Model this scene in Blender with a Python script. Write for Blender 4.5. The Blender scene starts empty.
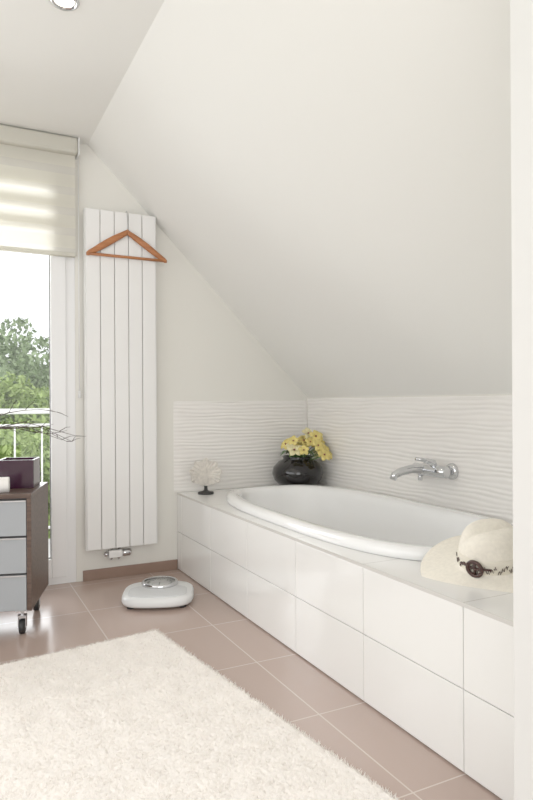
import bpy, math, random
import numpy as np
from mathutils import Vector, Matrix, noise
random.seed(4); rng=np.random.default_rng(4)
D=bpy.data; C=bpy.context.scene
pi=math.pi

# ---------------------------------------------------------------- materials
def mat(name,col,rough=.5,metal=0,var=0,vscale=8,bump=0,bscale=60,coat=0,spec=.5,trans=0,alpha=1,sheen=0):
    m=D.materials.new(name); m.use_nodes=True; n=m.node_tree.nodes; l=m.node_tree.links
    b=n['Principled BSDF']; b.inputs['Base Color'].default_value=(*col,1)
    b.inputs['Roughness'].default_value=rough; b.inputs['Metallic'].default_value=metal
    b.inputs['Coat Weight'].default_value=coat; b.inputs['Specular IOR Level'].default_value=spec
    b.inputs['Transmission Weight'].default_value=trans; b.inputs['Alpha'].default_value=alpha
    b.inputs['Sheen Weight'].default_value=sheen
    tc=n.new('ShaderNodeTexCoord')
    if var:
        nz=n.new('ShaderNodeTexNoise'); nz.inputs['Scale'].default_value=vscale; nz.inputs['Detail'].default_value=5
        l.new(tc.outputs['Object'],nz.inputs['Vector'])
        r=n.new('ShaderNodeValToRGB'); r.color_ramp.elements[0].position=.3; r.color_ramp.elements[1].position=.7
        r.color_ramp.elements[0].color=(*[c*(1-var) for c in col],1); r.color_ramp.elements[1].color=(*[min(1,c*(1+var)) for c in col],1)
        l.new(nz.outputs['Fac'],r.inputs['Fac']); l.new(r.outputs['Color'],b.inputs['Base Color'])
    if bump:
        nb=n.new('ShaderNodeTexNoise'); nb.inputs['Scale'].default_value=bscale; nb.inputs['Detail'].default_value=4
        l.new(tc.outputs['Object'],nb.inputs['Vector'])
        bp=n.new('ShaderNodeBump'); bp.inputs['Strength'].default_value=bump; bp.inputs['Distance'].default_value=.002
        l.new(nb.outputs['Fac'],bp.inputs['Height']); l.new(bp.outputs['Normal'],b.inputs['Normal'])
    return m

def tilemat(name,col,grout,w,h,off,rough=.2,mortar=.0025,var=.03,swap=None,bump=.3):
    m=D.materials.new(name); m.use_nodes=True; n=m.node_tree.nodes; l=m.node_tree.links
    b=n['Principled BSDF']; b.inputs['Roughness'].default_value=rough
    tc=n.new('ShaderNodeTexCoord'); mp=n.new('ShaderNodeMapping'); mp.inputs['Location'].default_value=off
    l.new(tc.outputs['Object'],mp.inputs['Vector'])
    br=n.new('ShaderNodeTexBrick'); br.offset=0; br.squash=1
    br.inputs['Scale'].default_value=1; br.inputs['Brick Width'].default_value=w; br.inputs['Row Height'].default_value=h
    br.inputs['Mortar Size'].default_value=mortar; br.inputs['Mortar Smooth'].default_value=.1; br.inputs['Bias'].default_value=0
    br.inputs['Color1'].default_value=(*[c*(1-var) for c in col],1); br.inputs['Color2'].default_value=(*[min(1,c*(1+var)) for c in col],1)
    br.inputs['Mortar'].default_value=(*grout,1)
    l.new(mp.outputs['Vector'],br.inputs['Vector']); l.new(br.outputs['Color'],b.inputs['Base Color'])
    bp=n.new('ShaderNodeBump'); bp.invert=True; bp.inputs['Strength'].default_value=bump; bp.inputs['Distance'].default_value=.001
    l.new(br.outputs['Fac'],bp.inputs['Height']); l.new(bp.outputs['Normal'],b.inputs['Normal'])
    return m

M={}
M['wall']=mat('wall_paint',(.80,.785,.73),.75,bump=.08,bscale=180)
M['slope']=mat('ceiling_paint',(.84,.835,.80),.8,bump=.06,bscale=180)
M['part']=mat('partition_paint',(.74,.735,.715),.75,bump=.06,bscale=180)
M['floor']=tilemat('floor_tile',(.45,.342,.295),(.62,.53,.48),.476,.476,(-1.10+.476*4,-1.80+.476*6,0),rough=.2,mortar=.0025)
M['front']=mat('white_tile',(.87,.865,.845),.12,coat=.3)
M['deck']=tilemat('deck_tile',(.88,.87,.85),(.64,.62,.59),.60,.476,(0-1.28+.6*4,-1.80+.476*6,0),rough=.14,mortar=.002,var=.0)
M['relief']=mat('relief_tile',(.87,.845,.81),.38)
M['grout']=mat('grout',(.50,.48,.45),.9)
M['base']=mat('brown_tile',(.30,.20,.155),.35,var=.08)
M['enamel']=mat('white_enamel',(.91,.91,.905),.06,coat=.6)
M['rad']=mat('radiator_white',(.86,.855,.84),.35)
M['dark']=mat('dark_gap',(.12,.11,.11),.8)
M['pvc']=mat('white_pvc',(.86,.86,.86),.3)
M['chrome']=mat('chrome',(.66,.67,.69),.07,1)
M['steel']=mat('brushed_steel',(.62,.63,.65),.28,1)
M['vase']=mat('black_glaze',(.005,.004,.005),.08,coat=.3)
M['petal']=mat('yellow_petal',(.82,.68,.22),.5,var=.15,vscale=30)
M['petal2']=mat('cream_petal',(.86,.78,.45),.5,var=.1,vscale=30)
M['maroon']=mat('maroon_lip',(.25,.04,.06),.5)
M['leaf']=mat('leaf_green',(.10,.20,.05),.5,var=.3)
M['shell']=mat('shell_white',(.70,.66,.60),.7,var=.15,vscale=50,bump=.6,bscale=120)
M['straw']=mat('straw',(.86,.81,.71),.7,var=.05,vscale=90,bump=.5,bscale=160)
M['band']=mat('hat_band',(.78,.73,.62),.8)
M['brownp']=mat('brown_buckle',(.05,.018,.014),.3)
M['purple']=mat('purple_glass',(.03,.005,.02),.15,coat=.3)
M['drawer']=mat('grey_drawer',(.36,.38,.40),.25)
M['towel']=mat('white_towel',(.85,.83,.80),.95,bump=1,bscale=220,sheen=.3)
M['rug']=mat('rug_wool',(.91,.86,.81),.95,var=.03,vscale=14,sheen=.2)
M['bark']=mat('bark',(.13,.10,.07),.9,var=.2)
M['twig']=mat('twig',(.05,.03,.025),.7)
M['black']=mat('black_rubber',(.02,.02,.02),.5)
M['scale']=mat('scale_white',(.78,.79,.79),.3)
M['mat']=mat('scale_mat',(.66,.67,.68),.55,bump=1,bscale=300)
M['tree1']=mat('foliage_pale',(.30,.38,.21),.8,var=.3,vscale=1.5)
M['tree2']=mat('foliage_bright',(.36,.46,.16),.8,var=.3,vscale=2)
M['lawn']=mat('lawn',(.22,.34,.10),.9,var=.2,vscale=1)
M['conc']=mat('concrete',(.55,.54,.52),.9,var=.05)

def wood(name,c1,c2,rot=(0,0,0),sc=(1,12,12),rough=.35):
    m=D.materials.new(name); m.use_nodes=True; n=m.node_tree.nodes; l=m.node_tree.links
    b=n['Principled BSDF']; b.inputs['Roughness'].default_value=rough
    tc=n.new('ShaderNodeTexCoord'); mp=n.new('ShaderNodeMapping'); mp.inputs['Scale'].default_value=sc
    nz=n.new('ShaderNodeTexNoise'); nz.inputs['Scale'].default_value=5; nz.inputs['Detail'].default_value=6
    r=n.new('ShaderNodeValToRGB'); r.color_ramp.elements[0].color=(*c1,1); r.color_ramp.elements[1].color=(*c2,1)
    r.color_ramp.elements[0].position=.35; r.color_ramp.elements[1].position=.65
    l.new(tc.outputs['Object'],mp.inputs['Vector']); l.new(mp.outputs['Vector'],nz.inputs['Vector'])
    l.new(nz.outputs['Fac'],r.inputs['Fac']); l.new(r.outputs['Color'],b.inputs['Base Color'])
    return m
M['walnut']=wood('walnut',(.06,.035,.027),(.12,.075,.055))
M['hanger']=wood('cherry_wood',(.34,.12,.04),(.48,.19,.07))

def mixtrans(name,col,t,translucent=True,rough=.9):
    m=D.materials.new(name); m.use_nodes=True; n=m.node_tree.nodes; l=m.node_tree.links
    n.remove(n['Principled BSDF']); out=n['Material Output']
    d=n.new('ShaderNodeBsdfDiffuse'); d.inputs['Color'].default_value=(*col,1)
    tl=n.new('ShaderNodeBsdfTranslucent'); tl.inputs['Color'].default_value=(*col,1)
    a=n.new('ShaderNodeMixShader'); a.inputs[0].default_value=.3
    l.new(d.outputs[0],a.inputs[1]); l.new(tl.outputs[0],a.inputs[2])
    tr=n.new('ShaderNodeBsdfTransparent'); b=n.new('ShaderNodeMixShader'); b.inputs[0].default_value=t
    l.new(a.outputs[0],b.inputs[1]); l.new(tr.outputs[0],b.inputs[2]); l.new(b.outputs[0],out.inputs['Surface'])
    return m
M['blind']=mixtrans('blind_fabric',(.76,.74,.66),0)
M['sheer']=mixtrans('blind_sheer',(.80,.78,.72),.15)
def glassmat():
    m=D.materials.new('window_glass'); m.use_nodes=True; n=m.node_tree.nodes; l=m.node_tree.links
    n.remove(n['Principled BSDF']); out=n['Material Output']
    tr=n.new('ShaderNodeBsdfTransparent'); g=n.new('ShaderNodeBsdfGlossy'); g.inputs['Roughness'].default_value=.02
    f=n.new('ShaderNodeFresnel'); f.inputs['IOR'].default_value=1.3
    mx=n.new('ShaderNodeMixShader'); l.new(f.outputs[0],mx.inputs[0]); l.new(tr.outputs[0],mx.inputs[1]); l.new(g.outputs[0],mx.inputs[2])
    l.new(mx.outputs[0],out.inputs['Surface']); return m
M['glass']=glassmat()
def emis(name,col,s):
    m=D.materials.new(name); m.use_nodes=True; b=m.node_tree.nodes['Principled BSDF']
    b.inputs['Base Color'].default_value=(*col,1); b.inputs['Emission Color'].default_value=(*col,1); b.inputs['Emission Strength'].default_value=s
    return m
M['lamp']=emis('lamp_glow',(1,.9,.72),6)

# ---------------------------------------------------------------- helpers
def empty(name,loc=(0,0,0),rotz=0,rot=None):
    e=D.objects.new(name,None); C.collection.objects.link(e); e.location=loc; e.empty_display_size=.05
    e.rotation_euler=rot if rot else (0,0,rotz); return e
def mk(name,verts,faces,m,parent=None,smooth=False,bevel=0,loc=None,seg=2):
    me=D.meshes.new(name); me.from_pydata([tuple(v) for v in verts],[],faces); me.validate(); me.update()
    o=D.objects.new(name,me); C.collection.objects.link(o)
    for mm in (m if isinstance(m,list) else [m]): me.materials.append(mm)
    if smooth: me.polygons.foreach_set('use_smooth',[True]*len(me.polygons))
    if bevel:
        b=o.modifiers.new('b','BEVEL'); b.width=bevel; b.segments=seg; b.limit_method='ANGLE'; b.angle_limit=math.radians(40)
    if parent: o.parent=parent
    if loc: o.location=loc
    return o
def boxvf(x0,x1,y0,y1,z0,z1):
    v=[(x0,y0,z0),(x1,y0,z0),(x1,y1,z0),(x0,y1,z0),(x0,y0,z1),(x1,y0,z1),(x1,y1,z1),(x0,y1,z1)]
    f=[(0,3,2,1),(4,5,6,7),(0,1,5,4),(1,2,6,5),(2,3,7,6),(3,0,4,7)]
    return v,f
def box(name,x0,x1,y0,y1,z0,z1,m,parent=None,bevel=0):
    v,f=boxvf(x0,x1,y0,y1,z0,z1); return mk(name,v,f,m,parent,bevel=bevel)
def multibox(name,boxes,m,parent=None,bevel=0):
    V=[];F=[]
    for b in boxes:
        v,f=boxvf(*b); k=len(V); V+=v; F+=[tuple(i+k for i in q) for q in f]
    return mk(name,V,F,m,parent,bevel=bevel)
def prism(name,poly,y0,y1,m,parent=None,bevel=0):
    n=len(poly); V=[(x,y0,z) for x,z in poly]+[(x,y1,z) for x,z in poly]
    F=[tuple(range(n)),tuple(range(2*n-1,n-1,-1))]+[(i,i+n,(i+1)%n+n,(i+1)%n) for i in range(n)]
    o=mk(name,V,F,m,parent,bevel=bevel)
    import bmesh
    bm=bmesh.new(); bm.from_mesh(o.data); bmesh.ops.recalc_face_normals(bm,faces=bm.faces); bm.to_mesh(o.data); bm.free()
    return o
def rings(name,R,m,parent=None,close0=True,close1=True,smooth=True,loc=None,sub=0):
    n=len(R[0]); V=[p for r in R for p in r]; F=[]
    for i in range(len(R)-1):
        for j in range(n):
            F.append((i*n+j,i*n+(j+1)%n,(i+1)*n+(j+1)%n,(i+1)*n+j))
    if close0: F.append(tuple(range(n-1,-1,-1)))
    if close1: F.append(tuple(range((len(R)-1)*n,len(R)*n)))
    o=mk(name,V,F,m,parent,smooth,loc=loc)
    if sub: s=o.modifiers.new('s','SUBSURF'); s.levels=sub; s.render_levels=sub
    return o
def lathe(name,prof,m,parent=None,n=48,loc=None,close0=True,close1=True):
    return rings(name,[[(r*math.cos(2*pi*j/n),r*math.sin(2*pi*j/n),z) for j in range(n)] for r,z in prof],m,parent,close0,close1,loc=loc)
def tubevf(pts,rad,n=8):
    pts=[Vector(p) for p in pts]; k=len(pts); rr=rad if isinstance(rad,(list,tuple)) else [rad]*k
    V=[];F=[]; up=None
    for i,p in enumerate(pts):
        t=(pts[min(i+1,k-1)]-pts[max(i-1,0)]).normalized()
        if up is None: up=t.orthogonal().normalized()
        up=(up-t*up.dot(t)).normalized(); b=t.cross(up)
        for j in range(n):
            a=2*pi*j/n; V.append(p+(up*math.cos(a)+b*math.sin(a))*rr[i])
    for i in range(k-1):
        for j in range(n): F.append((i*n+j,i*n+(j+1)%n,(i+1)*n+(j+1)%n,(i+1)*n+j))
    F.append(tuple(range(n-1,-1,-1))); F.append(tuple(range((k-1)*n,k*n)))
    return V,F
def tubes(name,lst,m,parent=None,n=8):
    V=[];F=[]
    for pts,r in lst:
        v,f=tubevf(pts,r,n); k=len(V); V+=v; F+=[tuple(i+k for i in q) for q in f]
    return mk(name,V,F,m,parent,smooth=True)
def supel(a,b,n,z,N=96,cx=0,cy=0):
    out=[]
    for j in range(N):
        t=2*pi*j/N; c,s=math.cos(t),math.sin(t)
        out.append((cx+b*math.copysign(abs(c)**(2/n),c),cy+a*math.copysign(abs(s)**(2/n),s),z))
    return out

# ---------------------------------------------------------------- room constants
YG=3.79; XK=2.234; XF=1.28; ZD=.48; ZK=1.076; ZC=2.57; XL=-1.7; YB=-1.8
SX=XK+ZK-ZC   # crease x
box('floor',XL-.2,XK+.2,YB,YG+.26,-.12,0,M['floor'])
prism('wall_gable',[(.664,0),(XK+.2,0),(XK+.2,ZK+.1),(SX+.2,ZC+.2),(XL-.2,ZC+.2),(XL-.2,0),(-1.3,0),(-1.3,2.46),(.664,2.46)],YG,YG+.26,M['wall'])
box('wall_knee',XK,XK+.2,YB,YG,0,ZK,M['wall'])
multibox('wall_left',[(XL-.2,XL,YB,YG,0,.6),(XL-.2,XL,YB,YG,2.3,ZC),(XL-.2,XL,YB,-.6,.6,2.3),(XL-.2,XL,3.2,YG,.6,2.3)],M['wall'])  # unseen wall; its opening is added to let side light in
w2=empty('added_window')  # added window, out of view, frames the opening made for side light
multibox('added_window_frame',[(XL-.12,XL-.06,-.6,3.2,.6,.66),(XL-.12,XL-.06,-.6,3.2,2.24,2.3)]+[(XL-.12,XL-.06,y,y+.06,.66,2.24) for y in (-.6,.64,1.90,3.14)],M['pvc'],w2,bevel=.004)
prism('ceiling_slope',[(XK,ZK),(SX,ZC),(SX,ZC+.2),(SX+.2,ZC+.2),(XK+.2,ZK+.2),(XK+.2,ZK)],YB,YG,M['slope'])
box('ceiling',XL-.2,SX,YB,YG,ZC,ZC+.2,M['slope'])
px=1.085
prism('wall_partition',[(px,0),(XK,0),(XK,ZK),(px,XK+ZK-px)],.77,.975,M['part'],bevel=.003)
box('baseboard_gable',.70,XF-.001,YG-.012,YG,0,.062,M['base'],bevel=.002)
def relief(name,u0,u1,z0,z1,fn,seed):
    nu=int((u1-u0)/.02); nz=int((z1-z0)/.0028); V=[];F=[]
    for i in range(nz+1):
        z=z0+(z1-z0)*i/nz
        for j in range(nu+1):
            u=u0+(u1-u0)*j/nu
            w=.0035*math.sin(u*9+seed+3*math.sin(z*23))+.002*math.sin(u*21+z*35)
            ph=(z+w)/.0235
            s=(.5+.5*math.cos(2*pi*ph))**.8
            amp=.0038*(.7+.3*math.sin(u*7+z*60+seed))
            V.append(fn(u,z,.004+amp*s if 0<i<nz and 0<j<nu else 0))
    for i in range(nz):
        for j in range(nu):
            a=i*(nu+1)+j; F.append((a,a+1,a+nu+2,a+nu+1))
    return mk(name,V,F,M['relief'],smooth=True)
relief('wall_tile_band_knee',.975,YG-.004,ZD,ZK-.008,lambda u,z,d:(XK-d,u,z),0)
relief('wall_tile_band_gable',XF-.02,XK-.004,ZD,ZK-.022,lambda u,z,d:(u,YG-d,z),2)

# ---------------------------------------------------------------- tub surround
sur=empty('tub_surround')
Y0=.98
box('backing',XF+.008,XF+.05,Y0+.002,YG-.001,0,ZD-.013,M['grout'],sur)
js=[Y0,1.324,1.80,2.276,2.752,3.228,3.704,YG-.001]
bx=[]
for i in range(len(js)-1):
    for z0,z1 in ((.006,.2358),(.2386,ZD-.0125)):
        bx.append((XF,XF+.012,js[i]+.0014,js[i+1]-.0014,z0,z1))
multibox('front_tiles',bx,M['front'],sur,bevel=.0014)
TX,TY,TA,TB,TN=1.762,2.575,.935,.425,3.2
N=192
x0,x1,y0,y1=XF,XK-.001,Y0,YG-.001
inner=supel(TA-.015,TB-.015,TN,ZD,N,TX,TY)
outer=[]
for (x,y,z) in inner:
    dx,dy=x-TX,y-TY
    k=min(((x1-TX) if dx>0 else (TX-x0))/max(abs(dx),1e-6),((y1-TY) if dy>0 else (TY-y0))/max(abs(dy),1e-6))
    outer.append((TX+dx*k,TY+dy*k,ZD))
for cx_ in (x0,x1):
    for cy_ in (y0,y1):
        j=min(range(N),key=lambda j:(outer[j][0]-cx_)**2+(outer[j][1]-cy_)**2); outer[j]=(cx_,cy_,ZD)
V=inner+outer+[(x,y,ZD-.012) for x,y,z in inner]+[(x,y,ZD-.012) for x,y,z in outer]
F=[]
for j in range(N):
    k=(j+1)%N
    F+=[(j,N+j,N+k,k),(N+j,3*N+j,3*N+k,N+k),(2*N+j,2*N+k,3*N+k,3*N+j),(j,k,2*N+k,2*N+j)]
mk('deck',V,F,M['deck'],sur)
# ---------------------------------------------------------------- bathtub
R=[]
for a,b,z,n in [(-.006,-.006,ZD+.001,3.2),(.0,.0,ZD+.008,3.2),(.003,.003,ZD+.022,3.2),(-.002,-.002,ZD+.036,3.2),(-.016,-.016,ZD+.045,3.2),(-.045,-.042,ZD+.047,3.2),
                (-.072,-.067,ZD+.041,3.2),(-.088,-.082,ZD+.024,3.2),(-.095,-.088,ZD-.004,3.1),(-.11,-.095,ZD-.05,3.0),(-.15,-.115,ZD-.16,2.8),(-.21,-.14,ZD-.27,2.7),(-.265,-.165,ZD-.345,2.6),(-.34,-.205,ZD-.385,2.6),(-.47,-.27,ZD-.40,2.5),(-.75,-.38,ZD-.405,2.2)]:
    R.append(supel(TA+a,TB+b,n,z,144,TX,TY))
tub=rings('bathtub',R,M['enamel'],None,close0=False)
# ---------------------------------------------------------------- faucet
fa=empty('bath_faucet',(XK-.008,2.455,.697)); fa.scale=(1.15,1.15,1.15)
def cyl(name,p0,p1,r,m,par,n=24):
    return tubes(name,[([p0,p1],r)],m,par,n)
for i,y in enumerate((-.075,.075)):
    o=tubes('escutcheon_%d'%i,[([(0,y,0),(-.006,y,0),(-.014,y,0),(-.018,y,0)],[.036,.036,.032,.02])],M['chrome'],fa,32)
    cyl('inlet_%d'%i,(-.015,y,0),(-.055,y,0),.016,M['chrome'],fa)
tubes('body',[([(-.058,-.105,0),(-.058,-.10,0),(-.058,-.05,0),(-.058,.05,0),(-.058,.10,0),(-.058,.105,0)],[.018,.025,.027,.027,.025,.018])],M['chrome'],fa,28)
tubes('spout',[([(-.058,.03,.0),(-.09,.035,.006),(-.13,.042,.006),(-.18,.05,-.004),(-.21,.054,-.018),(-.22,.055,-.036)],[.021,.021,.019,.018,.017,.015])],M['chrome'],fa,20)
tubes('lever',[([(-.058,-.02,.022),(-.062,-.02,.036),(-.09,-.02,.046),(-.15,-.015,.056)],[.018,.016,.010,.007])],M['chrome'],fa,16)
tubes('diverter',[([(-.058,.065,-.02),(-.058,.065,-.05)],[.012,.010])],M['chrome'],fa,16)

# ---------------------------------------------------------------- vase + flowers
vs=empty('flower_vase',(2.045,3.60,ZD))
lathe('vase_body',[(.07,0),(.09,.002),(.12,.02),(.155,.06),(.168,.10),(.160,.14),(.125,.178),(.098,.19),(.095,.20),(.102,.21),(.096,.212),(.088,.20),(.092,.188),(.11,.17),(.13,.12),(.05,.02)],M['vase'],vs,64)
def bloom(P,nrm,size,V,F,MI,m0,seed):
    r=random.Random(seed); nrm=Vector(nrm).normalized(); t=nrm.orthogonal().normalized(); b=nrm.cross(t); P=Vector(P)
    for k in range(5):
        a=2*pi*k/5+r.uniform(-.1,.1); d=t*math.cos(a)+b*math.sin(a); s=nrm.cross(d); w=size*.40
        base=len(V); L=size
        prof=[(0,.15,0),(.3,.8,.06),(.6,1,.12),(.85,.7,.08),(1,.1,-.02)]
        for u,ww,h in prof:
            for q in (-1,0,1): V.append(P+d*L*u+s*w*ww*q+nrm*(L*(h+.15*abs(q)*ww*.6)))
        for i in range(4):
            for j in range(2): F.append((base+i*3+j,base+i*3+j+1,base+(i+1)*3+j+1,base+(i+1)*3+j)); MI.append(m0)
    base=len(V)
    for i in range(6): V.append(P+(t*math.cos(i*pi/3)+b*math.sin(i*pi/3))*size*.15+nrm*size*.15)
    V.append(P+nrm*size*.4)
    for i in range(6): F.append((base+i,base+(i+1)%6,base+6)); MI.append(2)
V=[];F=[];MI=[];st=[]
camd=Vector((-.45,-.89,.15))
for i in range(30):
    a=random.uniform(0,2*pi); rr=.155*math.sqrt(random.uniform(.02,1))
    x=rr*math.cos(a)+.03; y=rr*math.sin(a)-.07; z=.335-.085*(rr/.15)**2+random.uniform(-.05,.035)
    z=max(z,.225)
    nn=Vector((x*3,y*3,.5))+camd*random.uniform(.3,1.2)+Vector((random.uniform(-.4,.4),random.uniform(-.4,.4),0))
    x=min(x,.13); y=min(y,.11)
    bloom((x,y,z),nn,random.uniform(.034,.050),V,F,MI,random.choice([0,0,1]),i)
    st.append(([(0,0,.12),(x*.4,y*.4,.12+(z-.12)*.6),(x,y,z)],.0022))
o=mk('blossoms',V,F,[M['petal'],M['petal2'],M['maroon']],vs,smooth=True); o.data.polygons.foreach_set('material_index',MI)
s=o.modifiers.new('t','SOLIDIFY'); s.thickness=.0012
tubes('stems',st,M['leaf'],vs,6)
V=[];F=[]
for i in range(9):
    a=i*.7+.3; d=Vector((math.cos(a),math.sin(a),0)); s=Vector((-d.y,d.x,0)); b=len(V)
    for u,w,h in [(0,.006,.19),(.3,.018,.235),(.65,.02,.245),(1,.002,.215)]:
        for q in (-1,1): V.append(d*(.03+.10*u)+s*w*q+Vector((0,0,h)))
    for k in range(3): F.append((b+2*k,b+2*k+1,b+2*k+3,b+2*k+2))
mk('leaves',V,F,M['leaf'],vs,smooth=True)

# ---------------------------------------------------------------- coral fan ornament
co=empty('coral_fan_ornament',(1.42,3.65,ZD),rotz=math.radians(-25))
lathe('stand',[(.048,0),(.05,.004),(.048,.012),(.022,.018),(.012,.024),(.010,.045),(.014,.05)],M['black'],co,32)
V=[];F=[];nr=26;na=60
for i in range(nr+1):
    for j in range(na+1):
        t=i/nr; a=math.radians(-38+256*j/na)
        Rr=.088*(1+.07*math.sin(a*9)+.04*math.sin(a*17+1))
        bx_=t*Rr*math.cos(a); bz=t*Rr*math.sin(a)+.125
        V.append((bx_*1.08,.006*math.sin(a*22)*t+.012*(t*t)*math.sin(a*2),bz))
for i in range(nr):
    for j in range(na):
        a=i*(na+1)+j; F.append((a,a+1,a+na+2,a+na+1))
o=mk('fan',V,F,M['shell'],co,smooth=True); sm=o.modifiers.new('t','SOLIDIFY'); sm.thickness=.004; sm.offset=0
ls=[]
for k in range(34):
    a=math.radians(-35+250*k/33); Rr=.089*(1+.07*math.sin(a*9))
    p0=Vector((0,0,.05)); p1=Vector((Rr*1.08*math.cos(a),.01*math.sin(a*2),Rr*math.sin(a)+.125))
    mid=p0.lerp(p1,.5)+Vector((.012*math.cos(a),0,.004))
    ls.append(([p0,mid,p1],[.0045,.003,.0015]))
tubes('ribs',ls,M['shell'],co,6)

# ---------------------------------------------------------------- straw hat
RZ=math.radians(-20)
ht=empty('straw_hat',(1.545,1.465,ZD+.050),rot=(math.radians(12),math.radians(-9),RZ))
NH=96; R=[]
def brimz(a,r): return -.022*((r-.085)/.12)**1.2*(1+.75*math.sin(a*2+.6)+.35*math.sin(3*a+1)) if r>.085 else 0
prof=[(.228,0,1),(.214,0,1),(.18,0,1),(.15,0,1),(.115,0,1),(.100,.003,1),(.096,.012,0),(.095,.03,0),(.092,.055,0),(.087,.080,0),(.079,.102,0),(.066,.118,0),(.048,.125,0),(.030,.126,0),(.012,.125,0)]
for r,z,f in prof:
    ring=[]
    for j in range(NH):
        a=2*pi*j/NH; zz=z+(brimz(a,r) if f else 0)
        ex=1.10 if not f else 1+.10*(.222-r)/.125
        x=r*ex*math.cos(a); y=r*math.sin(a)
        if z>.09: zz-=.022*math.exp(-(y/.022)**2)*min(1,(z-.09)/.02)
        ring.append((x,y,zz))
    R.append(ring)
o=rings('brim_and_crown',R,M['straw'],ht,close0=False,sub=1); s=o.modifiers.new('t','SOLIDIFY'); s.thickness=.003; s.offset=1
R=[[((r)*1.10*math.cos(2*pi*j/NH),(r)*math.sin(2*pi*j/NH),z) for j in range(NH)] for r,z in [(.0985,.006),(.1005,.010),(.098,.050),(.095,.052)]]
rings('band',R,M['band'],ht,False,False)
ls=[]
for k in range(60):
    a0=2*pi*k/60; p=[]
    for q in range(5):
        a=a0+q*.022; z=.018+.014*((k*7)%3)/2+.007*math.sin(q*2.2+k); p.append((.1012*1.10*math.cos(a),.1012*math.sin(a),z))
    ls.append((p,.0011))
tubes('band_script',ls,M['brownp'],ht,5)
ab=math.radians(-163)-RZ
cc=Vector((.106*1.10*math.cos(ab),.106*math.sin(ab),.028)); nn=Vector((math.cos(ab),math.sin(ab),0)).normalized(); tt=Vector((-nn.y,nn.x,0))
pts=[cc+tt*.023*math.cos(2*pi*i/32)+Vector((0,0,1))*.023*math.sin(2*pi*i/32) for i in range(33)]
tubes('buckle',[(pts,.0062),([cc-Vector((0,0,.02)),cc+Vector((0,0,.02))],.004)],M['brownp'],ht,10)
ls=[([cc,cc+tt*.05*s_+Vector((0,0,.004))+nn*-.010],.004) for s_ in (-1,1)]
tubes('bow',ls,M['brownp'],ht,8)

# ---------------------------------------------------------------- radiator
ra=empty('radiator')
X0,X1=.712,1.128; nS=5; w=(X1-X0)/nS; yr=YG-.075
multibox('slats',[(X0+i*w+.002,X0+(i+1)*w-.002,yr,yr+.014,.19,2.175) for i in range(nS)],M['rad'],ra,bevel=.003)
box('back_panel',X0+.004,X1-.004,yr+.012,yr+.022,.20,2.165,M['grout'],ra)
multibox('headers',[(X0,X1,yr+.022,yr+.055,.20,.235),(X0,X1,yr+.022,yr+.055,2.13,2.165)],M['rad'],ra,bevel=.005)
multibox('side_covers',[(X0-.003,X0+.001,yr+.004,yr+.055,.19,2.175),(X1-.001,X1+.003,yr+.004,yr+.055,.19,2.175)],M['rad'],ra)
multibox('brackets',[(X0+.08,X0+.12,yr+.05,YG-.0005,1.9,1.95),(X1-.12,X1-.08,yr+.05,YG-.0005,1.9,1.95),(X0+.08,X0+.12,yr+.05,YG-.0005,.4,.45),(X1-.12,X1-.08,yr+.05,YG-.0005,.4,.45)],M['rad'],ra)
xm=(X0+X1)/2-.03
box('valve_block',xm-.05,xm+.03,yr+.01,yr+.05,.13,.175,M['rad'],ra,bevel=.006)
tubes('thermostat_head',[([(xm+.03,yr+.03,.152),(xm+.04,yr+.03,.152),(xm+.075,yr+.03,.152),(xm+.085,yr+.03,.152)],[.016,.021,.021,.015])],M['chrome'],ra,20)
tubes('pipes',[([(xm-.03,yr+.03,.20),(xm-.03,yr+.03,.13),(xm-.03,yr+.04,.12),(xm-.03,YG-.001,.12)],.007),([(xm+.015,yr+.03,.20),(xm+.015,yr+.03,.13),(xm+.015,yr+.04,.12),(xm+.015,YG-.001,.12)],.007),([(xm-.075,yr+.03,.152),(xm-.05,yr+.03,.152)],.012)],M['chrome'],ra,12)

# ---------------------------------------------------------------- coat hanger
hg=empty('coat_hanger',(.952,yr-.017,1.905))
def arm(s):
    R=[];K=18
    for i in range(K+1):
        t=i/K; x=s*.24*t; z=.150*(1-t)**1.25+.012*math.sin(pi*t)
        hz=.016+.008*math.sin(pi*min(1,t*1.05))
        if i==K: hz*=.55
        if i==0: hz=.018
        R.append([(x,.010*math.cos(a)*(1 if i<K else .6),z+hz*math.sin(a)) for a in [2*pi*k/12 for k in range(12)]])
    return R
rings('arm_left',arm(-1),M['hanger'],hg); rings('arm_right',arm(1),M['hanger'],hg)
tubes('trouser_bar',[([(-.22,0,.002),(.22,0,.002)],.0085)],M['hanger'],hg,12)
hk=[(0,0,.155),(0,0,.205),(0,.004,.235)]
for i in range(11):
    a=i/10*pi*1.05; hk.append((0,.004+.022*(1-math.cos(a)),.258+.022*math.sin(a)))
tubes('hook',[(hk,.0022)],M['steel'],hg,10)

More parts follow.
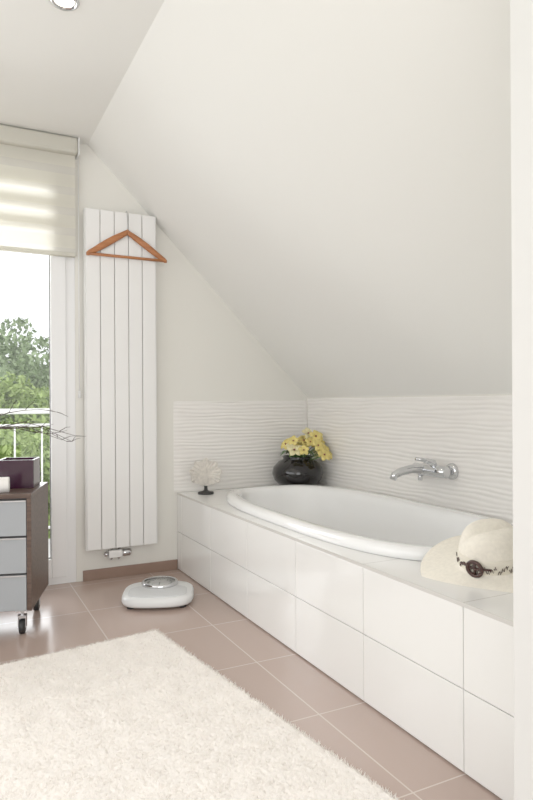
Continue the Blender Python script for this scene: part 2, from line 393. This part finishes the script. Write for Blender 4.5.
# ---------------------------------------------------------------- balcony door (window_1)
wn=empty('window_1')
wl,wr,wb,wt=-1.299,.663,.001,2.459; ym=YG+.0
multibox('outer_frame',[(wr-.062,wr,ym,ym+.07,wb,wt),(wl,wl+.062,ym,ym+.07,wb,wt),(wl+.062,wr-.062,ym,ym+.07,wt-.06,wt),(wl+.062,wr-.062,ym,ym+.07,wb,wb+.05)],M['pvc'],wn)
xc=-.35
def sash(nm,a,b):
    z0,z1=wb+.04,wt-.05
    multibox(nm+'_sash',[(a,a+.085,ym-.012,ym+.05,z0,z1),(b-.085,b,ym-.012,ym+.05,z0,z1),(a+.085,b-.085,ym-.012,ym+.05,z0,z0+.11),(a+.085,b-.085,ym-.012,ym+.05,z1-.085,z1)],M['pvc'],wn,bevel=.004)
    multibox(nm+'_gasket',[(a+.083,a+.088,ym+.01,ym+.03,z0+.11,z1-.085),(b-.088,b-.083,ym+.01,ym+.03,z0+.11,z1-.085),(a+.085,b-.085,ym+.01,ym+.03,z0+.107,z0+.113)],M['dark'],wn)
    box(nm+'_pane',a+.085,b-.085,ym+.018,ym+.022,z0+.11,z1-.085,M['glass'],wn)
sash('right',xc+.01,wr-.052); sash('left',wl+.052,xc-.01)
tubes('handle',[([(xc+.05,ym-.012,1.05),(xc+.05,ym-.05,1.05)],.010),([(xc+.05,ym-.05,1.05),(xc+.05,ym-.055,.93)],.009)],M['steel'],wn,12)

# ---------------------------------------------------------------- blind
bl=empty('roller_blind')
ax0,ax1=-1.35,.672
box('cassette',ax0,ax1,YG-.095,YG-.002,2.47,2.564,M['blind'],bl,bevel=.018)
box('end_cap',ax1-.001,ax1+.006,YG-.097,YG-.001,2.468,2.566,M['pvc'],bl,bevel=.003)
zt=2.475; zb=1.91; yb=YG-.05
k=0; z=zt; op=[];sh=[]
while z>zb:
    h=.072 if k%2==0 else .045; z2=max(z-h,zb)
    (op if k%2==0 else sh).append((ax0+.02,ax1-.012,z2,z)); z=z2; k+=1
def strips(nm,L,m,y):
    V=[];F=[]
    for a,b,c,d in L:
        i=len(V); V+=[(a,y,c),(b,y,c),(b,y,d),(a,y,d)]; F.append((i,i+1,i+2,i+3))
    mk(nm,V,F,m,bl)
strips('opaque_bands',op,M['blind'],yb); strips('sheer_bands',sh,M['sheer'],yb)
strips('back_layer_bands',[(a,b,c-.028,min(d-.028,zt)) for a,b,c,d in op if c-.028>zb],M['blind'],yb+.02)
box('bottom_bar',ax0+.02,ax1-.012,yb-.008,yb+.026,zb-.022,zb,M['blind'],bl,bevel=.005)
tubes('pull_cord',[([(ax1+.01,YG-.03,2.5),(ax1+.01,YG-.03,1.1)],.0013),([(ax1+.01,YG-.018,2.5),(ax1+.01,YG-.018,1.1)],.0013),([(ax1+.01,YG-.024,1.115),(ax1+.01,YG-.024,1.075)],.007)],M['pvc'],bl,6)

# ---------------------------------------------------------------- bathroom scale
sc=empty('bathroom_scale',(.985,3.225,0),rotz=math.radians(-22))
R=[]
for k,z in [(.90,.014),(.975,.016),(1,.026),(.995,.042),(.97,.055),(.93,.060),(.6,.061)]:
    R.append([(x,y,z) for x,y,_ in supel(.172*k,.185*k,3.2,z,72)])
rings('body',R,M['scale'],sc)
R=[[(x,y-.038,z) for x,y,_ in supel(.10*k,.15*k,3.5,0,64)] for k,z in [(1,.060),(1,.0635),(.98,.0645),(.5,.0645)]]
rings('tread_mat',R,M['mat'],sc)
dz=empty('dial',(0,.088,.004)); dz.parent=sc
lathe('dial_ring',[(.096,.054),(.098,.070),(.094,.078),(.086,.080),(.081,.078),(.081,.066)],M['chrome'],dz,64,close0=False,close1=False)
lathe('dial_face',[(.081,.064),(.081,.068),(.01,.068)],M['scale'],dz,48)
ls=[]
for i in range(40):
    a=2*pi*i/40; r0=.058 if i%5 else .050
    ls.append(([(r0*math.cos(a),r0*math.sin(a),.0685),(.068*math.cos(a),.068*math.sin(a),.0685)],.0008))
ls.append(([(0,0,.070),(.0,-.06,.070)],.0015))
tubes('dial_marks',ls,M['black'],dz,4)
lathe('dial_lens',[(.082,.0785),(.06,.083),(.03,.085),(.004,.0855)],M['glass'],dz,48,close0=False)
for i,(x,y) in enumerate([(-.13,-.11),(.13,-.11),(-.13,.11),(.13,.11)]):
    lathe('foot_%d'%i,[(.018,0),(.02,.004),(.018,.016)],M['black'],sc,20,loc=(x,y,0))

# ---------------------------------------------------------------- drawer cabinet
cb=empty('drawer_cabinet',(.329,2.994,0),rotz=math.atan2(-.3,.954))
cw,cd,c0,c1=.62,.425,.115,.64
multibox('carcass',[(-cw,-cw+.02,.018,cd,c0,c1-.02),(-.02,0,.0,cd,c0,c1-.02),(-cw+.02,-.02,.018,cd,c0,c0+.02),(-cw+.02,-.02,cd-.015,cd,c0+.02,c1-.02)],M['walnut'],cb,bevel=.0015)
box('top_panel',-cw,0,-.004,cd,c1-.02,c1,M['walnut'],cb,bevel=.0015)
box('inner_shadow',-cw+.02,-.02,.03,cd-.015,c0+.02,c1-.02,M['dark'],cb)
hh=(c1-.024-c0)/3
multibox('drawer_fronts',[(-cw+.003,-.022,0,.018,c0+i*hh+.003,c0+(i+1)*hh-.006) for i in range(3)],M['drawer'],cb,bevel=.002)
multibox('drawer_pulls',[(-cw+.003,-.022,-.006,.004,c0+(i+1)*hh-.012,c0+(i+1)*hh-.005) for i in range(3)],M['steel'],cb,bevel=.001)
for i,(x,y) in enumerate([(-.05,.05),(-cw+.05,.05),(-.05,cd-.05),(-cw+.05,cd-.05)]):
    tubes('castor_wheel_%d'%i,[([(x-.012,y,.033),(x-.010,y,.033),(x+.010,y,.033),(x+.012,y,.033)],[.028,.033,.033,.028])],M['black'],cb,28)
    multibox('castor_fork_%d'%i,[(x-.018,x-.014,y-.012,y+.012,.03,.085),(x+.014,x+.018,y-.012,y+.012,.03,.085),(x-.018,x+.018,y-.014,y+.014,.072,.085),(x-.025,x+.025,y-.025,y+.025,.107,.116),(x-.006,x+.006,y-.006,y+.006,.085,.108)],M['steel'],cb)
def cabloc(x,y,z=c1):
    a=math.atan2(-.3,.954); return (.329+x*math.cos(a)-y*math.sin(a),2.994+x*math.sin(a)+y*math.cos(a),z)
pb=empty('purple_candle_holder',cabloc(-.108,.27),rotz=math.atan2(-.3,.954))
a=.082;t=.008;hb=.135
multibox('glass_walls',[(-a,a,-a,-a+t,0,hb),(-a,a,a-t,a,0,hb),(-a,-a+t,-a+t,a-t,0,hb),(a-t,a,-a+t,a-t,0,hb),(-a+t,a-t,-a+t,a-t,0,.02)],M['purple'],pb,bevel=.002)
lathe('candle',[(.04,.02),(.04,.085),(.03,.088),(.003,.084)],M['towel'],pb,32)
tw=empty('rolled_towel',cabloc(-.175,.07,c1+.036),rotz=math.atan2(-.3,.954)+.15)
V=[];F=[];nt=120
for i in range(nt+1):
    th=i/nt*2*pi*4; r=.008+.026*i/nt
    for x in (-.10,-.095,.0,.06,.065): V.append((x,r*math.cos(th),r*math.sin(th)-.002))
for i in range(nt):
    for j in range(4): b=i*5+j; F.append((b,b+1,b+6,b+5))
o=mk('towel_cloth',V,F,M['towel'],tw,smooth=True); s=o.modifiers.new('t','SOLIDIFY'); s.thickness=.005
tv=empty('twig_vase',cabloc(-.42,.24))
lathe('vase_body',[(.04,0),(.045,.005),(.055,.08),(.045,.17),(.025,.215),(.028,.23),(.023,.23),(.02,.21),(.03,.15),(.03,.03)],M['vase'],tv,36)
ls=[];rt=random.Random(8)
for i in range(8):
    d=Vector((.88+rt.uniform(-.3,.1),-.12+rt.uniform(-.2,.25),rt.uniform(-.1,.2))) if i<5 else Vector((rt.uniform(-.8,.1),rt.uniform(-.4,.4),.8))
    d.normalize(); L=rt.uniform(.42,.58); p=[Vector((0,0,.05)),Vector((d.x*.01,d.y*.01,.215)),]
    c=p[1]
    for k in range(7):
        dd=(d+Vector((rt.uniform(-.2,.2),rt.uniform(-.2,.2),rt.uniform(-.25,.2)))+Vector((0,0,.52-.16*k))).normalized()
        c=c+dd*L/6; p.append(c.copy())
        if k>1:
            q=[c.copy()]; d3=(dd+Vector((rt.uniform(-.8,.8),rt.uniform(-.6,.6),rt.uniform(-.6,.8)))).normalized()
            for _ in range(3): q.append(q[-1]+(d3+Vector((rt.uniform(-.3,.3),rt.uniform(-.3,.3),rt.uniform(-.3,.3))))*.022)
            ls.append((q,[.0018,.0015,.0012,.0006]))
    ls.append((p,[.003]*3+[.0028,.0025,.0022,.0018,.0014,.0009]))
tubes('twigs',ls,M['twig'],tv,6)

# ---------------------------------------------------------------- shag rug
rg=empty('shag_rug',(.840,2.785,0),rotz=math.radians(7.6))
W,L=.85,1.75
nx,ny=170,350; V=[];F=[]
for i in range(ny+1):
    for j in range(nx+1):
        x=-W*j/nx; y=-L*i/ny
        e=min(-x,W+x,-y,L+y); h=.017*min(1,(e/.015))**.5 if e>0 else 0
        edge=e<=.001
        V.append((x+(.004*noise.noise((x*40,y*40,3)) if edge else 0),y+(.004*noise.noise((x*40,y*40,9)) if edge else 0),.002+h*(.75+.36*noise.noise((x*95,y*95,0))+.12*noise.noise((x*18,y*18,5)))))
for i in range(ny):
    for j in range(nx):
        a=i*(nx+1)+j; F.append((a,a+nx+1,a+nx+2,a+1))
mk('pile_base',V,F,M['rug'],rg,smooth=True)
NT=110000
P=np.stack([-W*rng.random(NT),-L*rng.random(NT),np.full(NT,.006)],1)
an=rng.random(NT)*2*pi; lean=rng.normal(0,.005,(NT,2)); hgt=.009+.007*rng.random(NT); wd=.002
dx=np.stack([np.cos(an)*wd,np.sin(an)*wd,np.zeros(NT)],1)
tip=P+np.stack([lean[:,0],lean[:,1],hgt],1)
VV=np.empty((NT*3,3)); VV[0::3]=P-dx; VV[1::3]=P+dx; VV[2::3]=tip
mk('pile_tufts',VV.tolist(),[(3*i,3*i+1,3*i+2) for i in range(NT)],M['rug'],rg)

# ---------------------------------------------------------------- ceiling downlight
dlx,dly=.40,2.475
dl=empty('ceiling_downlight',(dlx,dly,ZC))
lathe('trim_ring',[(.055,0),(.056,-.004),(.050,-.009),(.040,-.008),(.036,-.002)],M['chrome'],dl,40,close0=False,close1=False)
lathe('bulb',[(.034,-.001),(.034,-.004),(.02,-.007),(.002,-.008)],M['lamp'],dl,32)

# ---------------------------------------------------------------- outside
bal=empty('balcony_railing')
box('balcony_floor',-3,3,YG+.261,5.35,-.25,-.05,M['conc'])
zr=.985; yR=5.25
ls=[([(-3,yR,zr),(3,yR,zr)],.022),([(-3,yR,zr-.11),(3,yR,zr-.11)],.012),([(-3,yR,.06),(3,yR,.06)],.012)]
for i in range(31):
    x=-3+.2*i+.06
    if x<3: ls.append(([(x,yR,.06),(x,yR,zr-.11)],.007))
for x in (-2.9,-1.45,0.1,1.6,2.9): ls.append(([(x,yR,-.05),(x,yR,zr)],.02))
tubes('rails',ls,M['pvc'],bal,10)
box('ground_lawn',-60,70,5.6,130,-3.1,-3.0,M['lawn'])
def foliage(seed,blobs,n,ls_):
    r=np.random.default_rng(seed); V=[];F=[]
    for (cx,cy,cz,rx,rz) in blobs:
        m=int(n*rx*rx)
        d=r.normal(size=(m,3)); d/=np.linalg.norm(d,axis=1)[:,None]; q=(.65+.4*r.random(m))[:,None]
        c=d*q*np.array([rx,rx,rz])+np.array([cx,cy,cz])
        a=r.normal(size=(m,3)); a/=np.linalg.norm(a,axis=1)[:,None]; b=np.cross(a,r.normal(size=(m,3))); b/=np.linalg.norm(b,axis=1)[:,None]
        s=ls_*(.6+.8*r.random(m))[:,None]
        k=len(V); Q=np.stack([c-a*s,c-b*s*.5,c+a*s,c+b*s*.5],1).reshape(-1,3); V+=Q.tolist(); F+=[(k+4*i,k+4*i+1,k+4*i+2,k+4*i+3) for i in range(m)]
    return V,F
def treemesh(seed,h,m):
    r=random.Random(seed); bl_=[]
    for i in range(13):
        a=r.uniform(0,6.28); rr=r.uniform(.2,1.7); zz=h*r.uniform(.38,.88)
        bl_.append((rr*math.cos(a)*(1.25-zz/h),rr*math.sin(a)*(1.25-zz/h),zz,r.uniform(.7,1.25),r.uniform(.6,1.1)))
    bl_.append((0,0,h*.92,.7,.8))
    V,F=foliage(seed,bl_,420,.13); nf=len(F)
    for pts,rad in [([(0,0,0),(.1,0,h*.4),(0,.1,h*.85)],[.2,.14,.04])]+[([(0,0,h*.3),(b[0]*.6,b[1]*.6,b[2]*.85),(b[0],b[1],b[2])],[.08,.05,.02]) for b in bl_]:
        v,f=tubevf(pts,rad,7); k=len(V); V+=v; F+=[tuple(i+k for i in q) for q in f]
    me=D.meshes.new('tree'); me.from_pydata([tuple(v) for v in V],[],F); me.materials.append(m); me.materials.append(M['bark'])
    me.polygons.foreach_set('material_index',[0]*nf+[1]*(len(F)-nf)); me.update(); return me
T=[treemesh(1,6.2,M['tree1']),treemesh(2,6.9,M['tree1']),treemesh(3,5.6,M['tree2'])]
tp=[(-9,24,0,1),(-5.5,27,1,1),(-2,24,2,1),(.8,28,0,1.05),(3.0,25,1,.93),(5.6,27,0,1.0),(8.5,24,2,1.1),(12,26,1,1),(-13,27,1,1),(16,28,0,1.1),(1.8,21,2,.85),(2.9,32,1,1.15)]
for x,y,k,s in tp:
    o=D.objects.new('tree',T[k]); C.collection.objects.link(o); o.location=(x,y,-3.0); o.scale=(s,s,s); o.rotation_euler=(0,0,x)
def bushmesh(seed):
    r=random.Random(seed); b=[(r.uniform(-1,1),r.uniform(-.6,.6),r.uniform(.7,2.6),r.uniform(.6,.95),r.uniform(.6,.9)) for _ in range(10)]
    V,F=foliage(seed,b,700,.08); nf=len(F)
    for q in b:
        v,f=tubevf([(q[0]*.2,q[1]*.2,0),(q[0],q[1],q[2])],[.05,.015],6); k=len(V); V+=v; F+=[tuple(i+k for i in g) for g in f]
    me=D.meshes.new('bush'); me.from_pydata([tuple(v) for v in V],[],F); me.materials.append(M['tree2']); me.materials.append(M['bark'])
    me.polygons.foreach_set('material_index',[0]*nf+[1]*(len(F)-nf)); me.update(); return me
B=[bushmesh(11),bushmesh(12)]
for i in range(10):
    o=D.objects.new('bush',B[i%2]); C.collection.objects.link(o); o.location=(-8+2.0*i,13.5+(i%3)*.9,-3.0); o.scale=(1,1,1.08+.05*(i%2)); o.rotation_euler=(0,0,i)

# ---------------------------------------------------------------- lighting
w=D.worlds.new('World'); C.world=w; w.use_nodes=True
bg=w.node_tree.nodes['Background']; bg.inputs['Color'].default_value=(.95,.975,1,1); bg.inputs['Strength'].default_value=1.4
def area(name,loc,rot,sx,sy,e,col):
    l=D.lights.new(name,'AREA'); l.shape='RECTANGLE'; l.size=sx; l.size_y=sy; l.energy=e; l.color=col
    o=D.objects.new(name,l); C.collection.objects.link(o); o.location=loc; o.rotation_euler=rot; return o
area('daylight_door',(-.3,4.6,1.5),(math.radians(-80),0,0),2.2,2.2,72,(.98,.99,1))
area('rear_fill',(-.2,-1.9,1.3),(math.radians(94),0,0),3,2.2,34,(1,.985,.955))  # added fill lamp behind the camera, at the open end of the room
area('side_fill',(XL-.35,1.4,1.25),(0,math.radians(-97),0),1.6,3.6,25,(1,.99,.965))  # added fill lamp outside the left opening, brightens the sloped ceiling
sp=D.lights.new('downlight_spot','SPOT'); sp.energy=8; sp.spot_size=math.radians(110); sp.spot_blend=.8; sp.color=(1,.88,.7); sp.shadow_soft_size=.04
o=D.objects.new('downlight_spot',sp); C.collection.objects.link(o); o.location=(dlx,dly,ZC-.02)

# ---------------------------------------------------------------- camera
cam=D.cameras.new('camera'); co_=D.objects.new('camera',cam); C.collection.objects.link(co_); C.camera=co_
cam.sensor_width=36; cam.lens=630/800*36; cam.shift_y=3/800; cam.clip_start=.02; cam.clip_end=300
Rm=Matrix.Rotation(math.radians(-26.8),4,'Z')@Matrix.Rotation(math.radians(90),4,'X')@Matrix.Rotation(math.radians(-.3),4,'Z')
co_.matrix_world=Matrix.Translation((0,0,1.04))@Rm
C.view_settings.view_transform='Standard'; C.view_settings.exposure=0; C.view_settings.gamma=1.12
